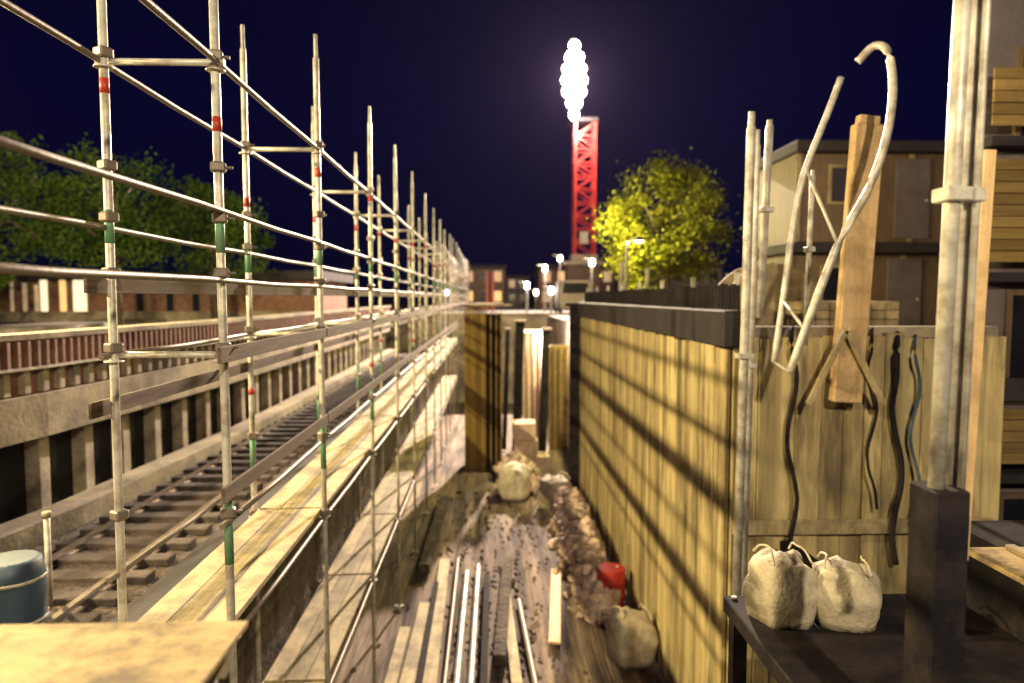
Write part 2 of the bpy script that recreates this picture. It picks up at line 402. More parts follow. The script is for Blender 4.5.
# ------------------------------------------------------------------ corner posts and tall props on the right
def post_bundle(name, tubes, label, cat, base=None, group=None):
    a = tubes[0][0]
    t = thing(name, (a.x, a.y, min(q[1].z for q in tubes)), label, cat, group)
    for top, bot, r in tubes:
        top = Vector(top); bot = Vector(bot)
        p = rel(MB().tube([bot, bot.lerp(top, .97), bot.lerp(top, .975), top], [r, r, r*.7, r*.7], 12).build('tube', M['steel']), t)
        m = bot.lerp(top, .55)
        rel(MB().box((m.x-r*1.7, m.y-r*1.7, m.z-.03), (m.x+r*1.7, m.y+r*1.7, m.z+.03), bev=.006).build('coupler', M['steel']), t)
    return t
post_bundle('corner_post', [(P(752, 112, 8.0), P(735, 640, 8.0), .052), (P(758, 130, 8.15), P(742, 640, 8.15), .036)], 'pair of tall galvanised posts at the wall corner', 'post')
post_bundle('short_post', [(P(770, 120, 8.25), P(760, 318, 8.25), .045)], 'shorter galvanised post just right of the corner pair', 'post')
post_bundle('thin_post', [(P(813, 170, 8.2), P(805, 345, 8.2), .03)], 'thin galvanised post left of the tan timber post', 'post')
np_ = post_bundle('near_post', [(P(966, -60, 3.0), P(936, 492, 3.0), .034), (P(979, -60, 3.06), P(950, 492, 3.06), .026), (P(990, -60, 3.0), P(961, 492, 3.0), .016)], 'thick bundle of three bright steel tubes nearest the viewer', 'post')
lo = P(938, 492, 3.0); b0 = P(948, 492, 3.0)
rel(MB().box((b0.x-.10, 2.93, 0.0), (b0.x+.06, 3.13, b0.z+.02), bev=.01).build('socket_column', M['dsteel']), np_)
pk = thing('leaning_plank', P(975, 560, 3.3), 'orange brown plank leaning behind the bright tube bundle', 'plank')
rel(MB().bar(P(961, 560, 3.3), P(989, 150, 3.3), .06, .03, up=(0, 1, 0), bev=.004).build('board', M['tan']), pk)
rel(MB().bar(P(961, 560, 3.275)+Vector((0,0,.12)), P(962, 540, 3.275)+Vector((0,0,.12)), .064, .012, up=(0, 1, 0)).build('end_strap', M['steel']), pk)

tp = thing('timber_post', P(852, 400, 8.1), 'broad tan timber post standing against the boarded end wall', 'post')
a = P(868, 125, 8.15); b = P(845, 402, 8.15)
rel(MB().bar(b, a, .34, .16, up=(0, 1, 0), bev=.015).build('shaft', M['tan']), tp)
rel(MB().bar(a+Vector((-.01,0,.0)), a+Vector((0,0,.10)), .24, .12, up=(0, 1, 0), bev=.01).build('tenon', M['tan']), tp)
for s in (-1, 1):
    rel(MB().bar(P(846, 330, 8.0), P(846+38*s, 405, 8.0), .07, .05, up=(0, 1, 0), bev=.006).build('brace', M['plank']), tp)

# gooseneck ladder rails
gl = thing('gooseneck_ladder', P(790, 400, 7.4), 'steel ladder with two bent gooseneck rails above the end wall', 'ladder')
r1 = [P(790, 372, 7.3), P(805, 330, 7.3), P(838, 245, 7.3), P(868, 190, 7.35), P(886, 140, 7.4), P(893, 90, 7.5), P(888, 52, 7.6), P(874, 46, 7.75), P(858, 62, 7.85)]
r2 = [P(774, 362, 7.85), P(783, 300, 7.85), P(795, 215, 7.9), P(806, 168, 7.9), P(827, 115, 7.95), P(841, 78, 8.0)]
rel(MB().tube(smooth(r1), .042, 10).build('rail', M['steel']), gl)
rel(MB().tube(smooth(r2), .036, 10).build('rail', M['steel']), gl)
for t in ((0, 0), (1, 1), (2, 3)):
    rel(MB().tube([r1[t[0]], r2[t[1]]], .018, 8).build('rung', M['steel']), gl)

# leaning dark beam and bags in front of the end wall
lb = thing('leaning_beam', P(790, 540, 7), 'dark timber beam leaning against the foot of the end wall', 'beam')
rel(MB().bar(P(786, 545, 7.9), P(868, 612, 6.2), .16, .12, bev=.01).build('beam', M['dsteel']), lb)
rel(MB().bar(P(868, 612, 6.2)+Vector((0, 0, .07)), P(864, 609, 6.28)+Vector((0, 0, .07)), .17, .02).build('end_strap', M['steel']), lb)

# hoses and cables hanging over the end wall
for k, (px, y0, y1, r_, m_, lab) in enumerate(((792, 345, 545, .028, 'dsteel', 'black hose hanging down the end wall left of the tan post'), (897, 350, 560, .035, 'dsteel', 'thickest black hose hanging down the end wall near the bright tube bundle'), (872, 345, 505, .018, 'dsteel', 'thin black cable hanging on the end wall right of the tan post'), (915, 352, 520, .02, 'blue', 'bluish hose hanging on the end wall beside the thickest black hose'))):
    pts = [P(px + 2, y0 - 14, 8.62), P(px, y0 - 16, 8.42), P(px, y0 + 4, 8.24)]
    for j in range(1, 9):
        pts.append(P(px + 5*math.sin(j*1.3 + k*2), y0 + 4 + (y1-y0)*j/8, 8.27 if j < 6 else 8.2))
    o = MB().tube(smooth(pts, 3), r_, 8).build('hanging_hose', M[m_]); tag(o, lab, 'hose', 'hoses hanging over the end wall')

# dark work deck lower right
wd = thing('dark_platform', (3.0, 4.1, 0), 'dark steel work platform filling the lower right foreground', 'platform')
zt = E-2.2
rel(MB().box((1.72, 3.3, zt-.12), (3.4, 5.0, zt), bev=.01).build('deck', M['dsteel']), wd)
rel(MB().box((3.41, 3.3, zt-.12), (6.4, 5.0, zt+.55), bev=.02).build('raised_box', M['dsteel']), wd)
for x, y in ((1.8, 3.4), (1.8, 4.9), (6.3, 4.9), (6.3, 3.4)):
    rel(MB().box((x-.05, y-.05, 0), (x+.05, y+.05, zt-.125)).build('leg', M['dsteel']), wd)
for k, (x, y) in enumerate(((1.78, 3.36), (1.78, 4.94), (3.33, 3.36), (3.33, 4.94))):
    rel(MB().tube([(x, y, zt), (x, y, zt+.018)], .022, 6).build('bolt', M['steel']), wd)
yb = thing('yellow_board', (4.1, 3.9, zt+.56), 'bright yellow plywood board lying on the dark platform at the right edge', 'board')
rel(MB().box((3.05, 3.5, zt+.555), (4.4, 4.35, zt+.585), bev=.004).build('sheet', M['ply']), yb)
rel(MB().box((3.3, 3.6, zt+.586), (3.36, 4.3, zt+.62), bev=.004).build('batten', M['plank']), yb)

# near plywood platform lower left
pf = thing('plywood_platform', (-1.3, 1.9, 0), 'worn yellow plywood platform in the near left corner', 'platform')
zp = E-1.2
mb = MB(); mb.box((-1.80, .9, zp-.021), (-.86, 2.0, zp), bev=.002); mb.box((-1.80, 2.006, zp-.021), (-.90, 2.56, zp+.002), bev=.002)
rel(mb.build('plywood_top', M['ply']), pf)
for y in (1.1, 1.8, 2.4): rel(MB().box((-1.78, y, zp-.13), (-.93, y+.06, zp-.023)).build('joist', M['plank']), pf)
for x, y in ((-1.74, 1.0), (-1.0, 1.0), (-1.74, 2.45), (-1.0, 2.45)): rel(MB().tube([(x, y, 0), (x, y, zp-.135)], .024, 8).build('leg', M['steel']), pf)

# ------------------------------------------------------------------ left extras
bb = thing('water_barrel', P(14, 632, 6.6), 'blue barrel with steel hoops on the terrace at the left edge', 'barrel')
q = P(14, 632, 6.6); q.z = TER
mb = MB(); mb.tube([q+Vector((0,0,z)) for z in (0, .05, .25, .45, .65, .78, .8)], [.22, .25, .28, .285, .28, .25, .22], 16); rel(mb.build('barrel_body', M['blue']), bb)
for z in (.2, .6): rel(MB().tube([q+Vector((0,0,z)), q+Vector((0,0,z+.03))], .292, 16).build('hoop', M['steel']), bb)
mp = thing('marker_post', P(50, 610, 6.9), 'short pale marker post beside the track', 'post')
q = P(50, 600, 7.2); q.z = TER
rel(MB().tube([q, q+Vector((0,0,1.0))], .03, 8).build('post', M['steel']), mp)
rel(MB().tube([q+Vector((0,0,1.0)), q+Vector((0,0,1.06))], .045, 8).build('cap', M['conc']), mp)

# ------------------------------------------------------------------ things on the pit floor
def fz(x, y): return floorz(x, y) if y < 22.5 else -.04
def rubble(name, cx, cy, lx, ly, h, n, label, seed, m='rubble', smin=.06, smax=.26):
    rnd = random.Random(seed); mb = MB()
    for k in range(n):
        u = rnd.gauss(0, .42); v = rnd.uniform(-1, 1)
        x = cx + u*lx; y = cy + v*ly
        z = max(0, h*(1-u*u)*(1-v*v*.6)*rnd.uniform(.2, 1)) + .02
        s = rnd.uniform(smin, smax)
        bm2 = bmesh.ops.create_icosphere(mb.b, subdivisions=1, radius=s, matrix=Matrix.Translation((x, y, z)) @ Euler((rnd.random()*6, rnd.random()*6, 0)).to_matrix().to_4x4() @ Matrix.Diagonal((1, rnd.uniform(.6, 1.5), rnd.uniform(.5, .9), 1)))
        for vv in bm2['verts']: vv.co += Vector((rnd.uniform(-1, 1), rnd.uniform(-1, 1), rnd.uniform(-1, 1)))*s*.25
    # continuous core under the stones
    o = mb.build(name, M[m]); return tag(o, label, 'rubble heap', kind='stuff')
rubble('rubble_heap', 2.2, 17.2, .55, 4.3, .95, 900, 'pale pinkish rubble heaped along the foot of the right pit wall', 3, 'rubble', .04, .19)
rubble('debris', 1.0, 24.0, .9, 2.2, .6, 200, 'pale broken rubble in the middle of the far pit floor', 5)
rubble('gravel_scatter', .2, 15, 2.2, 7, .05, 500, 'small loose stones scattered on the pit floor', 9, 'soil', .02, .06)
# bulk bags
def bag(x, y, s, h, label, rot=0, z0=None):
    t = thing('bulk_bag', (x, y, fz(x, y)), label, 'bag', 'bulk bags on the pit floor') if z0 is None else thing('pale_sack', (x, y, z0+.003), label, 'sack', 'sacks on the dark platform')
    k_ = s/.8
    mb = MB(); b = mb.b
    bmesh.ops.create_cube(b, size=1, matrix=Matrix.Translation((0, 0, .5)))
    bmesh.ops.subdivide_edges(b, edges=b.edges[:], cuts=7, use_grid_fill=True)
    for v in b.verts:
        c = v.co; zz = c.z; r = 1 + .22*math.sin(math.pi*min(1, max(0, zz)))
        k = 1/max(1e-3, (abs(c.x*2)**4 + abs(c.y*2)**4)**.25) if max(abs(c.x), abs(c.y)) > .45 else 1
        c.x *= r*min(1, k*1.0)*s; c.y *= r*min(1, k)*s
        c.z = zz*h*(1 - .5*(c.x**2+c.y**2)/s**2*zz**3) + .12*k_*nz(c.x*3/k_, c.y*3/k_, 1.5, x)*zz
        c.x += .10*k_*nz(c.z*3/k_, c.y*2/k_, 1.3, 4+x); c.y += .10*k_*nz(c.z*3/k_, c.x*2/k_, 1.3, 8+x)
    for f in b.faces: f.smooth = True
    rel_o = mb.build('sack', M['bag']); rel_o.parent = t
    for sx_ in (-1, 1):
        MB().tube(smooth([Vector(q_) for q_ in ((sx_*s*.4, -s*.4, h*.93), (sx_*s*.36, -s*.22, h*1.07), (sx_*s*.30, 0, h*1.10), (sx_*s*.36, s*.22, h*1.07), (sx_*s*.4, s*.4, h*.93))], 3), .018*k_, 6).build('lifting_loop', M['bag'], t)
    t.rotation_euler.z = rot
bag(1.99, 4.62, .34, .46, 'left of the two small pale sacks standing on the dark platform', .15, E-2.2)
bag(2.40, 4.58, .36, .40, 'right of the two small pale sacks standing on the dark platform', -.3, E-2.2)
bag(2.43, 11.7, .66, .85, 'pale bulk bag nearest the viewer at the foot of the right wall', .2)
bag(1.95, 20.6, .8, .95, 'pale bulk bag near the dark column at the end of the right wall', .5)
bag(.75, 21.8, .8, 1.1, 'pale bulk bag in the middle of the pit before the stacked blocks', -.2)
# red drum
rd = thing('red_drum', (2.45, 13.8, 0), 'small red fuel drum standing against the right pit wall', 'drum')
q = Vector((2.45, 13.8, fz(2.45, 13.8)))
for z0, z1, nm in ((0, .85, 'drum_body'),): rel(MB().tube([q+Vector((0,0,z)) for z in (0, .02, .28, .3, .32, .56, .58, .6, .83, .85)], [.27, .28, .28, .292, .28, .28, .292, .28, .28, .27], 18).build(nm, M['red']), rd)
rel(MB().tube([q+Vector((.12,0,.85)), q+Vector((.12,0,.88))], .035, 8).build('bung', M['steel']), rd)
# long boards, pipes lying along the pit
def lying(name, x, y0, y1, w, h, m, label, cat, skew=0, pipe=False):
    z = max(fz(x, y0), fz(x+skew, y1)) + .07
    if pipe: o = MB().tube([(x, y0, z+h), (x+skew, y1, z+h)], h, 12, caps=False).build(name, M[m])
    else: o = MB().bar((x, y0, z+h/2), (x+skew, y1, z+h/2), w, h, bev=.006).build(name, M[m])
    tag(o, label, cat)
lying('long_plank', -1.35, 9.0, 13.9, .28, .05, 'plank', 'weathered plank on the pit floor nearest the scaffold', 'plank', .05)
lying('long_plank', -.98, 10.2, 16.3, .24, .05, 'plank', 'longest pale plank on the pit floor left of the pipes', 'plank', -.1)
lying('steel_pipe', -.55, 9.3, 15.4, 0, .06, 'steel', 'left of the two steel pipes lying along the pit floor', 'pipe', .02, True)
lying('steel_pipe', -.33, 9.8, 15.9, 0, .06, 'steel', 'right of the two steel pipes lying along the pit floor', 'pipe', .05, True)
lying('timber_baulk', .15, 11.5, 16.0, .22, .2, 'bank', 'dark squared timber baulk lying in the middle of the pit floor', 'baulk', .25)
lying('timber_baulk', -1.5, 15.5, 21.0, .25, .22, 'bank', 'dark timber baulk beside the scaffold feet further away', 'baulk', .1)
lying('long_plank', 1.15, 12.2, 15.6, .22, .05, 'tan', 'tan plank lying skewed before the rubble heap', 'plank', .35)
lying('long_plank', -1.62, 8.6, 12.8, .2, .05, 'plank', 'narrow plank on the pit floor right beside the scaffold feet', 'plank', .02)
lying('timber_baulk', -1.14, 9.6, 14.8, .10, .12, 'dsteel', 'black squared baulk between two pale planks on the pit floor', 'baulk', -.03)
lying('steel_pipe', -.74, 9.6, 16.4, 0, .04, 'tube', 'rusty thin pipe left of the two bright pipes on the pit floor', 'pipe', -.03, True)
lying('timber_baulk', -.12, 10.0, 15.2, .12, .12, 'dsteel', 'black baulk right of the two bright pipes on the pit floor', 'baulk', .04)
lying('long_plank', .42, 10.8, 15.0, .18, .05, 'plank', 'weathered plank right of the dark baulks on the pit floor', 'plank', -.12)
lying('steel_pipe', .78, 9.6, 14.0, 0, .05, 'tube', 'rusty pipe lying alone near the tan plank on the pit floor', 'pipe', -.2, True)
# stacked concrete blocks
for i, (px, y, z, lab) in enumerate(((514, 25, 0, 'bottom left pale concrete block in the stack at mid pit'), (538, 25.2, 0, 'bottom right pale concrete block in the stack at mid pit'), (526, 25.1, .62, 'middle row pale concrete block of the mid pit stack'), (524, 25.0, 1.24, 'topmost pale concrete block of the mid pit stack'))):
    x = (px-490)/700*y
    t = thing('concrete_block', (x, y, z), lab, 'block', 'concrete blocks stacked in the pit')
    MB().box((-.42, -.4, 0), (.42, .4, .6), bev=.03).build('block_body', M['rubble'], t)
    MB().box((-.3, -.08, .601), (.3, .08, .612)).build('lifting_slot', M['dsteel'], t)
# clad timber tower (yellow brown) in the middle distance
ct = thing('clad_tower', (-.3, 25, 0), 'tall yellow brown boarded tower with dark ribs where the scaffold ends', 'tower')
mb = MB(); x = -.92
while x < -.25:
    w = random.uniform(.09, .13); mb.box((x, 25, 0), (x+w-.02, 25.08, E-.35+random.uniform(-.1, .1))); x += w
rel(mb.build('board_cladding', M['yel']), ct)
rel(MB().box((-.92, 25.082, 0), (.42, 26.2, E-.6)).build('core', M['dsteel']), ct)
for x in (-.2, .0, .2, .36): rel(MB().box((x, 24.9, 0), (x+.05, 25.078, E-.5)).build('rib', M['yel']), ct)
rel(MB().box((-1.0, 24.85, E-.32), (.5, 26.3, E-.22), bev=.01).build('cap', M['conc']), ct)
# dark upright timbers between tower and column
for (px, yt, yb, Y, w, lab) in ((520, 322, 425, 27, .34, 'dark upright timber right behind the stacked blocks'), (546, 330, 440, 27.5, .30, 'dark upright timber between the stacked blocks and the pale panel'), (508, 330, 400, 29, .2, 'thinnest dark upright timber close to the boarded tower')):
    a = P(px, yt, Y); b = P(px-4, yb, Y); b.z = -.05
    t = thing('upright_timber', b, lab, 'timber', 'dark upright timbers')
    rel(MB().bar(b, a, w, w, up=(0, 1, 0), bev=.02).build('shaft', M['dsteel']), t)
    rel(MB().box((a.x-w*.7, a.y-w*.7, a.z), (a.x+w*.7, a.y+w*.7, a.z+.08)).build('head_plate', M['brown']), t)
# pale panels / formwork behind
for (px, w, yt, Y, m, lab) in ((533, .85, 330, 30, 'rubble', 'pale formwork panel standing behind the dark timbers'), (559, .8, 345, 28.5, 'ochre', 'ochre formwork panel standing left of the dark column')):
    a = P(px, yt, Y)
    t = thing('formwork_panel', (a.x, Y, 0), lab, 'panel', 'formwork panels')
    rel(MB().box((a.x-w/2, Y, 0), (a.x+w/2, Y+.06, a.z), bev=.005).build('sheet', M[m]), t)
    for dx in (-.3, 0, .3): rel(MB().box((a.x+dx*w-.04, Y-.10, 0), (a.x+dx*w+.04, Y-.003, a.z-.1)).build('stiffener', M['brown']), t)

# far side of pit: retaining end wall
fw = thing('far_pit_wall', (4, 42, 0), 'low brownish concrete wall closing the far end of the pit', 'wall')
rel(MB().box((-8.2, 41.9, -.2), (16, 42.3, STR-.01)).build('wall_face', M['conc']), fw)
rel(MB().box((-8.2, 41.82, STR), (16, 42.35, STR+.14), bev=.02).build('coping', M['conc']), fw)
rel_ = MB().box((3.45, 22.95, -.2), (3.75, 41.9, STR-.01)).build('side_pit_wall', M['conc']); tag(rel_, 'concrete side wall of the pit beyond the dark column', 'wall')

# gantry frame with red uprights far ahead
ga = thing('far_gantry', (0, 44, STR), 'small far gantry with red uprights and pale cross beams beyond the scaffold', 'gantry')
for px in (487, 493): 
    a = P(px, 272, 44); rel(MB().box((a.x-.06, 43.94, STR), (a.x+.06, 44.06, a.z)).build('upright', M['red']), ga)
for (x0, x1, yy) in ((476, 492, 304), (478, 512, 305), (477, 491, 317)):
    a = P(x0, yy, 43.8); b = P(x1, yy, 43.8); rel(MB().box((a.x, 43.7, a.z-.06), (b.x, 43.82, a.z+.06)).build('cross_beam', M['rubble']), ga)

# ------------------------------------------------------------------ far buildings across the street
def building(name, x0, x1, Y, h, label, m, rows, cols, lit, seed, depth=8):
    rnd = random.Random(seed)
    t = thing(name, ((x0+x1)/2, Y, STR), label, 'building')
    rel(MB().box((x0, Y, STR), (x1, Y+depth, STR+h)).build('wall', M[m]), t)
    rel(MB().box((x0-.2, Y-.25, STR+h+.003), (x1+.2, Y+depth+.2, STR+h+.3)).build('roof', M['dconc']), t)
    for r in range(rows):
        for c in range(cols):
            wx = x0 + (x1-x0)*(c+.5)/cols; wz = STR + h*(r+.3)/rows; ww = (x1-x0)/cols*.5; wh = h/rows*.52
            f = rel(MB().box((wx-ww/2-.08, Y-.08, wz-.08), (wx+ww/2+.08, Y-.003, wz+wh+.08)).build('window', M['conc']), t)
            g = MB().box((wx-ww/2, Y-.11, wz), (wx+ww/2, Y-.082, wz+wh)).build('pane', M[rnd.choice(['dimw', 'wino']) if rnd.random() < lit else 'glass'], f)
            g.matrix_parent_inverse = Matrix.Translation(-t.location)
            g.matrix_parent_inverse = Matrix.Identity(4)
            # window object sits at the world origin relative to its thing, so the pane needs no offset
    return t
building('far_house', -4.5, 1.6, 75, 4.2, 'brownish low house with lit windows at the far end beyond the scaffold', 'brown', 2, 4, .5, 1)
building('far_house', 1.9, 4.6, 82, 3.4, 'smallest far house in the gap left of the lamps', 'gp', 2, 2, .3, 2)
building('far_house', 4.9, 12.5, 70, 4.0, 'pinkish brown far house below the crane base', 'brick', 2, 5, .5, 3)
building('far_house', 13, 24, 72, 4.2, 'wide dark far house behind the yellow tree', 'gp', 2, 6, .15, 4)
# street lamps at the far end
for (px, py, Y, lab, m) in ((527, 285, 50, 'small far lamp with a cool head nearest the scaffold end', 'lampc'), (545, 268, 52, 'taller of the far lamps in the gap left of the crane', 'lampc'), (560, 258, 58, 'far lamp just left of the crane base', 'lampw'), (592, 262, 48, 'far lamp just right of the crane base', 'lampw'), (446, 292, 60, 'dim far lamp seen through the end of the scaffold', 'lampc'), (536, 292, 62, 'low far lamp between the two cool lamps', 'lampw'), (551, 290, 46, 'far lamp on a short pole left of the van', 'lampc')):
    a = P(px, py, Y)
    t = thing('far_street_lamp', (a.x, a.y, STR), lab, 'street lamp', 'far street lamps')
    rel(MB().tube([(a.x, a.y, STR), (a.x, a.y, a.z-.1)], [.09, .05], 8).build('pole', M['steel']), t)
    rel(MB().tube([(a.x, a.y-.1, a.z+.12), (a.x-.6, a.y-.1, a.z+.22)], .05, 6).build('arm', M['steel']), t)
    rel(MB().box((a.x-.16, a.y-.16, a.z-.25), (a.x+.16, a.y+.16, a.z+.2), bev=.04).build('lamp_head', M[m]), t)
# vehicle with lights at the far end: a white van facing the pit
q = P(580, 335, 41); vx = q.x
vn = thing('parked_van', (vx, 43.6, STR), 'white van with one bright headlamp parked beyond the far pit wall', 'van')
def shape(name, pts, y0, y1, m, root):
    mb = MB(); a = [mb.b.verts.new((x, y0, z)) for x, z in pts]; b = [mb.b.verts.new((x, y1, z)) for x, z in pts]; n = len(pts)
    mb.b.faces.new(a); mb.b.faces.new(b[::-1])
    for i in range(n): mb.b.faces.new((a[i], a[(i+1) % n], b[(i+1) % n], b[i]))
    return rel(mb.build(name, m), root)
shape('body', [(vx-.95, STR+.35), (vx+.95, STR+.35), (vx+.95, STR+1.3), (vx+.85, STR+2.1), (vx-.85, STR+2.1), (vx-.95, STR+1.3)], 43.2, 47.5, M['bag'], vn)
shape('windscreen', [(vx-.82, STR+1.3), (vx+.82, STR+1.3), (vx+.75, STR+1.95), (vx-.75, STR+1.95)], 43.17, 43.197, M['glass'], vn)
for s, m in ((-1, 'bag'), (1, 'lampc')): rel(MB().tube([(vx+s*.7, 43.14, STR+.75), (vx+s*.7, 43.19, STR+.75)], .16, 12).build('headlight', M[m]), vn)
for s in (-1, 1):
    for y in (44, 46.8): rel(MB().tube([(vx+s*.78, y, STR+.36), (vx+s*.97, y, STR+.36)], .35, 16).build('wheel', M['dsteel']), vn)
rl = thing('red_beacon', P(585, 304, 42), 'small red warning light above the van', 'warning light')
a = P(585, 304, 41.9); rel(MB().tube([(a.x, a.y, STR+.15), (a.x, a.y, a.z-.08)], .03, 6).build('pole', M['steel']), rl)
rel(MB().tube([(a.x, a.y, a.z-.08), (a.x, a.y, a.z+.08)], .09, 8).build('lens', M['redl']), rl)

# ------------------------------------------------------------------ crane mast and floodlight bank
CX, CY = 8.0, 60.0
cr = thing('tower_crane', (CX, CY, STR), 'red lattice tower crane mast rising under the bright floodlight', 'crane')
hw = .82; zb = E+3.6; zt2 = E+14.6
def lat(root):
    for sx_ in (-1, 1):
        for sy in (-1, 1): rel(MB().box((CX+sx_*hw-.09, CY+sy*hw-.09, zb), (CX+sx_*hw+.09, CY+sy*hw+.09, zt2)).build('chord', M['red']), root)
    n = 10; dz = (zt2-zb)/n
    for i in range(n):
        z0 = zb+dz*i; mb = MB(); s = 1 if i % 2 else -1
        for y in (CY-hw, CY+hw):
            mb.bar((CX-hw*s, y, z0), (CX+hw*s, y, z0+dz), .10, .10, up=(0, 1, 0)); mb.bar((CX-hw, y, z0), (CX+hw, y, z0), .09, .09, up=(0, 1, 0))
        for x in (CX-hw, CX+hw):
            mb.bar((x, CY-hw*s, z0), (x, CY+hw*s, z0+dz), .10, .10, up=(1, 0, 0)); mb.bar((x, CY-hw, z0), (x, CY+hw, z0), .09, .09, up=(1, 0, 0))
        rel(mb.build('lattice_bay', M['red']), root)
lat(cr)
rel(MB().box((CX-1.5, CY-1.2, STR), (CX+1.3, CY+1.2, zb-.9), bev=.05).build('base_tower', M['brown']), cr)
rel(MB().box((CX-1.9, CY-1.5, zb-.89), (CX+1.6, CY+1.5, zb-.6), bev=.03).build('base_slab', M['conc']), cr)
rel(MB().box((CX-1.1, CY-1.0, zb-.595), (CX+1.1, CY+1.0, zb), bev=.03).build('collar', M['conc']), cr)
rel(MB().box((CX-.45, CY-hw-.25, E+4.5), (CX+.25, CY-hw-.12, E+5.5), bev=.02).build('notice_plate', M['bag']), cr)
rel(MB().box((CX-1.3, CY-1.2, zt2), (CX+1.0, CY+1.0, zt2+.3)).build('top_platform', M['dsteel']), cr)
fl = thing('floodlight_bank', CRANE_LIGHT, 'dazzling stacked floodlight bank mounted on the crane mast', 'floodlight')
lx, lz = CRANE_LIGHT.x, CRANE_LIGHT.z
rel(MB().box((lx-.12, 58.95, lz-3.2), (lx+.12, 59.05, lz+3.0)).build('frame', M['dsteel']), fl)
for i, (cols, w) in enumerate((((0,), .42), ((-1, 1), .36), ((-1, 1), .47), ((-1, 1), .52), ((-1, 1), .47), ((0,), .62), ((0,), .36))):
    for j in cols:
        x = lx + j*(w+.01); z = lz + 2.75 - i*.92
        h = rel(MB().box((x-w, 58.5, z-.45), (x+w, 58.93, z+.45), bev=.08).build('lamp_housing', M['dsteel']), fl)
        MB().tube([(x, 58.495, z), (x, 58.44, z)], 1, 20).build('lens', M['hot'], h)
        for v in kids(h)[0].data.vertices: v.co.x = x + (v.co.x-x)*(w+.02); v.co.z = z + (v.co.z-z)*.47
rel(MB().box((lx-.14, 58.9, zt2+.303), (lx+.14, 59.3, lz-3.203)).build('stub_post', M['dsteel']), fl)

# ------------------------------------------------------------------ trees
def tree(base, h, crown_c, crown_r, nclump, nleaf, mleaf, label, seed, leaf=.12, skew=None, group=None):
    rnd = random.Random(seed)
    base = Vector(base); cc = Vector(crown_c)
    t = thing('leafy_tree', base, label, 'tree', group)
    mb = MB(); top = Vector((cc.x, cc.y, cc.z + crown_r[2]*.3))
    mid = base.lerp(top, .5) + Vector((rnd.uniform(-.15, .15), 0, 0))
    mb.tube([base, mid, top], [.2*h/6, .14*h/6, .05], 10)
    for k in range(9):
        a = base.lerp(top, rnd.uniform(.35, .9)); an = rnd.uniform(0, 6.28)
        e_ = cc + Vector((math.cos(an)*crown_r[0]*.7, math.sin(an)*crown_r[1]*.7, rnd.uniform(-.4, .7)*crown_r[2]))
        mb.tube([a, a.lerp(e_, .5)+Vector((0, 0, .2)), e_], [.07*h/6, .045*h/6, .015], 6)
    rel(mb.build('trunk', M['bark']), t)
    verts, faces = [], []
    for k in range(nclump):
        while True:
            p = Vector((rnd.uniform(-1, 1), rnd.uniform(-1, 1), rnd.uniform(-1, 1)))
            if .25 < p.length < 1: break
        if skew: p.z += skew*p.x*.3
        c = cc + Vector((p.x*crown_r[0], p.y*crown_r[1], p.z*crown_r[2]))
        cs = rnd.uniform(.10, .36)*crown_r[0]
        for q in range(nleaf):
            d = Vector((rnd.gauss(0, 1), rnd.gauss(0, 1), rnd.gauss(0, .8)))*cs*.5
            o = c + d; ax = Vector((rnd.uniform(-1, 1), rnd.uniform(-1, 1), rnd.uniform(-1, 1))).normalized()
            bx = ax.orthogonal().normalized(); s = leaf*rnd.uniform(.6, 1.3)
            i = len(verts)
            verts += [o-ax*s, o+bx*s*.5, o+ax*s, o-bx*s*.5]; faces.append((i, i+1, i+2, i+3))
    me = bpy.data.meshes.new('crown'); me.from_pydata([tuple(v) for v in verts], [], faces); me.materials.append(M[mleaf])
    o = bpy.data.objects.new('crown', me); C.objects.link(o); rel(o, t)
    return t
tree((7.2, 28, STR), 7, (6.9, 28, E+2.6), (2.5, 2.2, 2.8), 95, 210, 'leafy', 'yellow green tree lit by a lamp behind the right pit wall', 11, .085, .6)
tree((-17.5, 25, STR), 7, (-17.5, 25, E+2.9), (2.6, 2.4, 2.6), 55, 190, 'leafg', 'dim green tree at the left edge beyond the street', 12, .09, None, 'trees beyond the left street')
tree((-13.6, 26, STR), 7, (-13.6, 26, E+3.0), (2.3, 2.2, 2.3), 50, 190, 'leafg', 'dim green tree between the first tall scaffold posts', 13, .09, None, 'trees beyond the left street')
tree((-10.8, 28, STR), 6, (-10.8, 28, E+2.4), (2.1, 2.0, 2.0), 44, 180, 'leafg', 'rightmost dim green tree behind the second scaffold bay', 14, .09, None, 'trees beyond the left street')
# lamp beside the yellow tree
a = P(637, 240, 24)
t = thing('street_lamp', (a.x, 24, STR), 'lit street lamp standing in front of the yellow green tree', 'street lamp')
rel(MB().tube([(a.x-.35, 24, STR), (a.x-.35, 24, a.z-.3), (a.x-.28, 24, a.z-.05), (a.x, 24, a.z+.05)], [.06, .05, .04, .035], 10).build('pole', M['steel']), t)
rel(MB().box((a.x-.08, 23.85, a.z-.03), (a.x+.22, 24.15, a.z+.1), bev=.03).build('lamp_head', M['dsteel']), t)
rel(MB().box((a.x-.05, 23.88, a.z-.07), (a.x+.19, 24.12, a.z-.032), bev=.01).build('diffuser', M['lampw']), t)
for px, yt, lab in ((622, 262, 'pale stake left of the street lamp on the wall top'), (648, 268, 'pale stake right of the street lamp on the wall top')):
    a = P(px, yt, 20); t = thing('fence_stake', (a.x, 20, STR), lab, 'stake', 'pale stakes'); 
    rel(MB().tube([(a.x-.1, 20, STR), (a.x, 20, a.z)], .06, 8).build('stake', M['bag']), t)

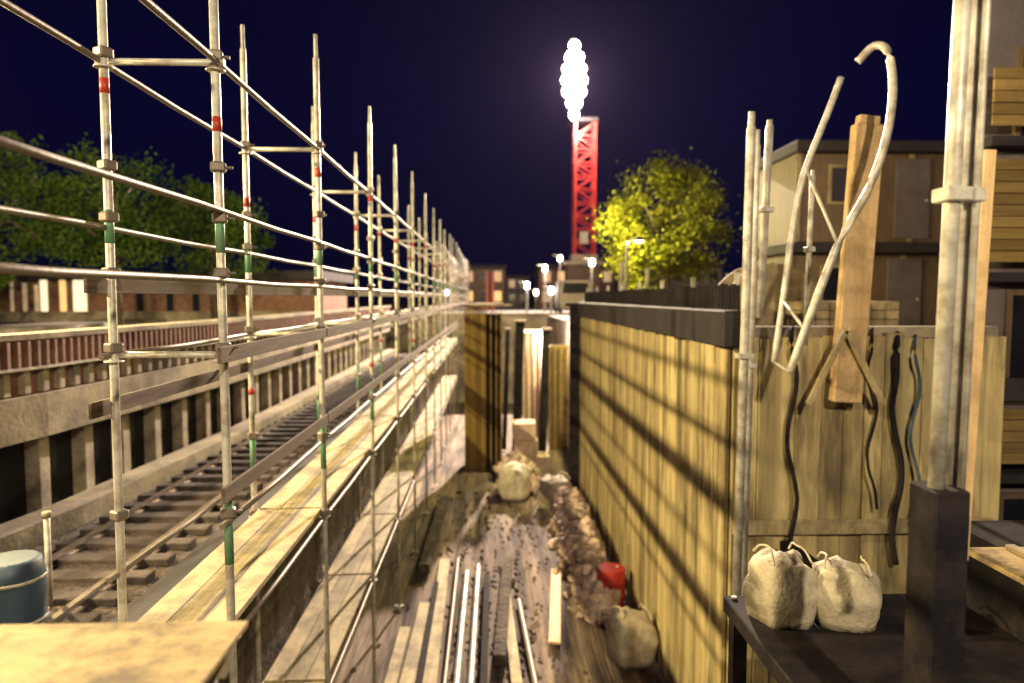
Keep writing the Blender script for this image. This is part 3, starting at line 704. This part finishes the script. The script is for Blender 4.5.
# left street: lamps outside the frame that light the pit
for i, (x, y, p) in enumerate(STREET_LAMPS):
    t = thing('street_lamp', (x-.6, y, STR), ['street lamp behind the viewer on the left pavement', 'street lamp level with the viewer on the left pavement', 'street lamp ahead on the left pavement, just out of view'][i], 'street lamp', 'lamps on the left pavement')
    z = E+LH
    MB().tube([(0, 0, .13), (0, 0, z-STR+.2), (.15, 0, z-STR+.35), (.5, 0, z-STR+.38)], [.08, .06, .05, .04], 8).build('pole', M['dsteel'], t)
    MB().box((.4, -.15, z-STR+.30), (.85, .15, z-STR+.42), bev=.03).build('lamp_head', M['dsteel'], t)
t = thing('site_floodlight', (2.3, -5, 0), 'site floodlight on a mast behind the viewer', 'floodlight')
MB().tube([(0, -.35, 0), (0, -.35, E+4.6)], .06, 8).build('mast', M['steel'], t)
MB().box((-.3, -.35, E+4.4), (.3, -.2, E+4.8), bev=.02).build('lamp_housing', M['dsteel'], t)

# low pavilion with tall lit windows behind the left trees
pv = thing('pavilion', (-19, 30, STR), 'long dim pavilion with tall glowing windows beyond the left street', 'building')
rel(MB().box((-34, 31, STR), (-7.5, 37, E+.75)).build('wall', M['brick']), pv)
rel(MB().box((-34.4, 30.4, E+.753), (-7.2, 37.4, E+1.15)).build('roof', M['dconc']), pv)
rel(MB().box((-34, 30.8, STR), (-7.5, 30.997, STR+.45)).build('plinth', M['conc']), pv)
for px, w, m, yt in ((37, 6, 'dimw', 285), (44, 9, 'winw', 275), (63, 8, 'wino', 277), (80, 15, 'winw', 277), (12, 5, 'dimw', 280), (25, 6, 'dimw', 283), (140, 8, 'glass', 285), (170, 8, 'glass', 285), (196, 8, 'glass', 285)):
    a = P(px-w/2, yt, 30.9); b = P(px+w/2, 326, 30.9)
    f = rel(MB().box((a.x-.07, 30.93, b.z-.07), (b.x+.07, 30.997, a.z+.07)).build('window', M['conc'] if m != 'glass' else M['brown']), pv)
    MB().box((a.x, 30.90, b.z), (b.x, 30.928, a.z)).build('pane', M[m], f)

# ------------------------------------------------------------------ right background: stacked cabins and building
def cabin(x0, x1, y0, y1, z0, h, label, m):
    t = thing('site_cabin', ((x0+x1)/2, y0, z0), label, 'site cabin', 'site cabins stacked on the right')
    rel(MB().box((x0, y0, z0), (x1, y1, z0+h-.28)).build('wall', M[m]), t)
    rel(MB().box((x0-.15, y0-.35, z0+h-.278), (x1+.15, y1+.15, z0+h-.02), bev=.02).build('roof', M['dconc']), t)
    for k in range(3):
        wx = x0 + (x1-x0)*(.14 + .3*k)
        if k == 1: 
            d = rel(MB().box((wx, y0-.05, z0+.08), (wx+.85, y0-.003, z0+2.0)).build('door', M['gp']), t)
            MB().tube([(wx+.75, y0-.11, z0+1.0), (wx+.75, y0-.052, z0+1.0)], .03, 6).build('handle', M['steel'], d)
        else:
            f = rel(MB().box((wx, y0-.05, z0+.9), (wx+1.0, y0-.003, z0+1.85)).build('window', M['plank']), t)
            MB().box((wx+.07, y0-.07, z0+.97), (wx+.93, y0-.052, z0+1.78)).build('pane', M['glass'], f)
    for x in (x0-.02, (x0+x1)/2, x1-.1):
        rel(MB().box((x, y0-.04, z0), (x+.12, y0-.004, z0+h-.285)).build('corner_post', M['plank']), t)
cabin(7.3, 12.9, 17, 19.4, STR, 2.4, 'lower brown site cabin behind the end wall', 'brown')
cabin(7.45, 13.0, 17, 19.4, STR+2.41, 2.4, 'upper brown site cabin under the dark roof', 'brown')

bd = thing('balcony_building', (7.5, 9, 0), 'tall building with ochre boarded balconies at the right edge', 'building')
fp = [(6.35, 9.0), (9.5, 9.0), (12.6, 13.4), (9.6, 13.4)]
def prism(z0, z1, ex, m, name, fpt=fp):
    cx_ = sum(p[0] for p in fpt)/4; cy_ = sum(p[1] for p in fpt)/4
    mb = MB(); v = [mb.b.verts.new((x + ex*(1 if x > cx_ else -1), y + ex*(1 if y > cy_ else -1), z)) for z in (z0, z1) for x, y in fpt]
    for k in ((0,3,2,1),(4,5,6,7),(0,1,5,4),(1,2,6,5),(2,3,7,6),(3,0,4,7)): mb.b.faces.new([v[i] for i in k])
    return rel(mb.build(name, m), bd)
prism(0, E+6, 0, M['gp'], 'wall')
for h0, h1 in ((2.15, 2.8), (.45, 1.77), (-2.15, -1.5)):
    mb = MB(); z = E+h0; xa = 6.30
    while z < E+h1-.05:
        mb.box((xa, 8.72+random.uniform(0, .02), z), (9.5, 8.76, z+.135), bev=.003); z += .145
    f = rel(mb.build('balcony_parapet', M['ochre']), bd)
for h in (2.0, .3, -2.3): rel(MB().box((6.28, 8.70, E+h-.1), (9.6, 8.998, E+h+.02)).build('balcony_slab', M['dconc']), bd)
for h0, h1 in ((1.9, 3.2), (-1.4, .1), (-3.6, -2.6)):
    f = rel(MB().box((6.75, 8.94, E+h0), (8.1, 8.997, E+h1)).build('window', M['brown']), bd)
    MB().box((6.82, 8.92, E+h0+.07), (8.03, 8.938, E+h1-.07)).build('pane', M['glass'], f)
# clutter behind the end wall: timber stack, drums, drum reel
cd = thing('cable_drum', (4.6, 12, STR), 'wooden cable drum behind the end wall left of the tan post', 'cable drum')
q = Vector((4.55, 11.5, STR+.8))
for y in (-.35, .35): rel(MB().tube([q+Vector((0, y-.03, 0)), q+Vector((0, y+.03, 0))], .8, 28).build('flange', M['plank']), cd)
rel(MB().tube([q+Vector((0, -.315, 0)), q+Vector((0, .315, 0))], .55, 24).build('cable_coil', M['dsteel']), cd)
for i, (x, z, lab) in enumerate(((5.4, 0, 'bottom timber pack behind the end wall'), (5.5, .52, 'upper timber pack behind the end wall'))):
    t = thing('timber_pack', (x, 10.6, STR+z), lab, 'timber pack', 'packs of sawn timber')
    mb = MB()
    for k in range(7):
        for j in range(3): mb.box((-.75+k*.215, -.1, .06+j*.14), (-.55+k*.215, .9, .19+j*.14), bev=.006)
    mb.build('boards', M['plank'], t)
    for dx in (-.5, .5): MB().box((dx-.04, -.08, 0), (dx+.04, .88, .058)).build('bearer', M['brown'], t)

# ------------------------------------------------------------------ volume box added to give the floodlight a glow
hz = MB().box((-255, -45, -1.6), (255, 305, E+24)).build('lamp_glow_box', bpy.data.materials.new('lamp_glow_volume')); tag(hz, kind='stuff')
hm = hz.data.materials[0]; hm.use_nodes = True; hn = hm.node_tree; hn.nodes.clear()
ho = hn.nodes.new('ShaderNodeOutputMaterial'); hv = hn.nodes.new('ShaderNodeVolumePrincipled')
hv.inputs['Color'].default_value = (.60, .50, 1.0, 1); hv.inputs['Density'].default_value = .000025; hv.inputs['Anisotropy'].default_value = .55
hn.links.new(hv.outputs[0], ho.inputs['Volume'])
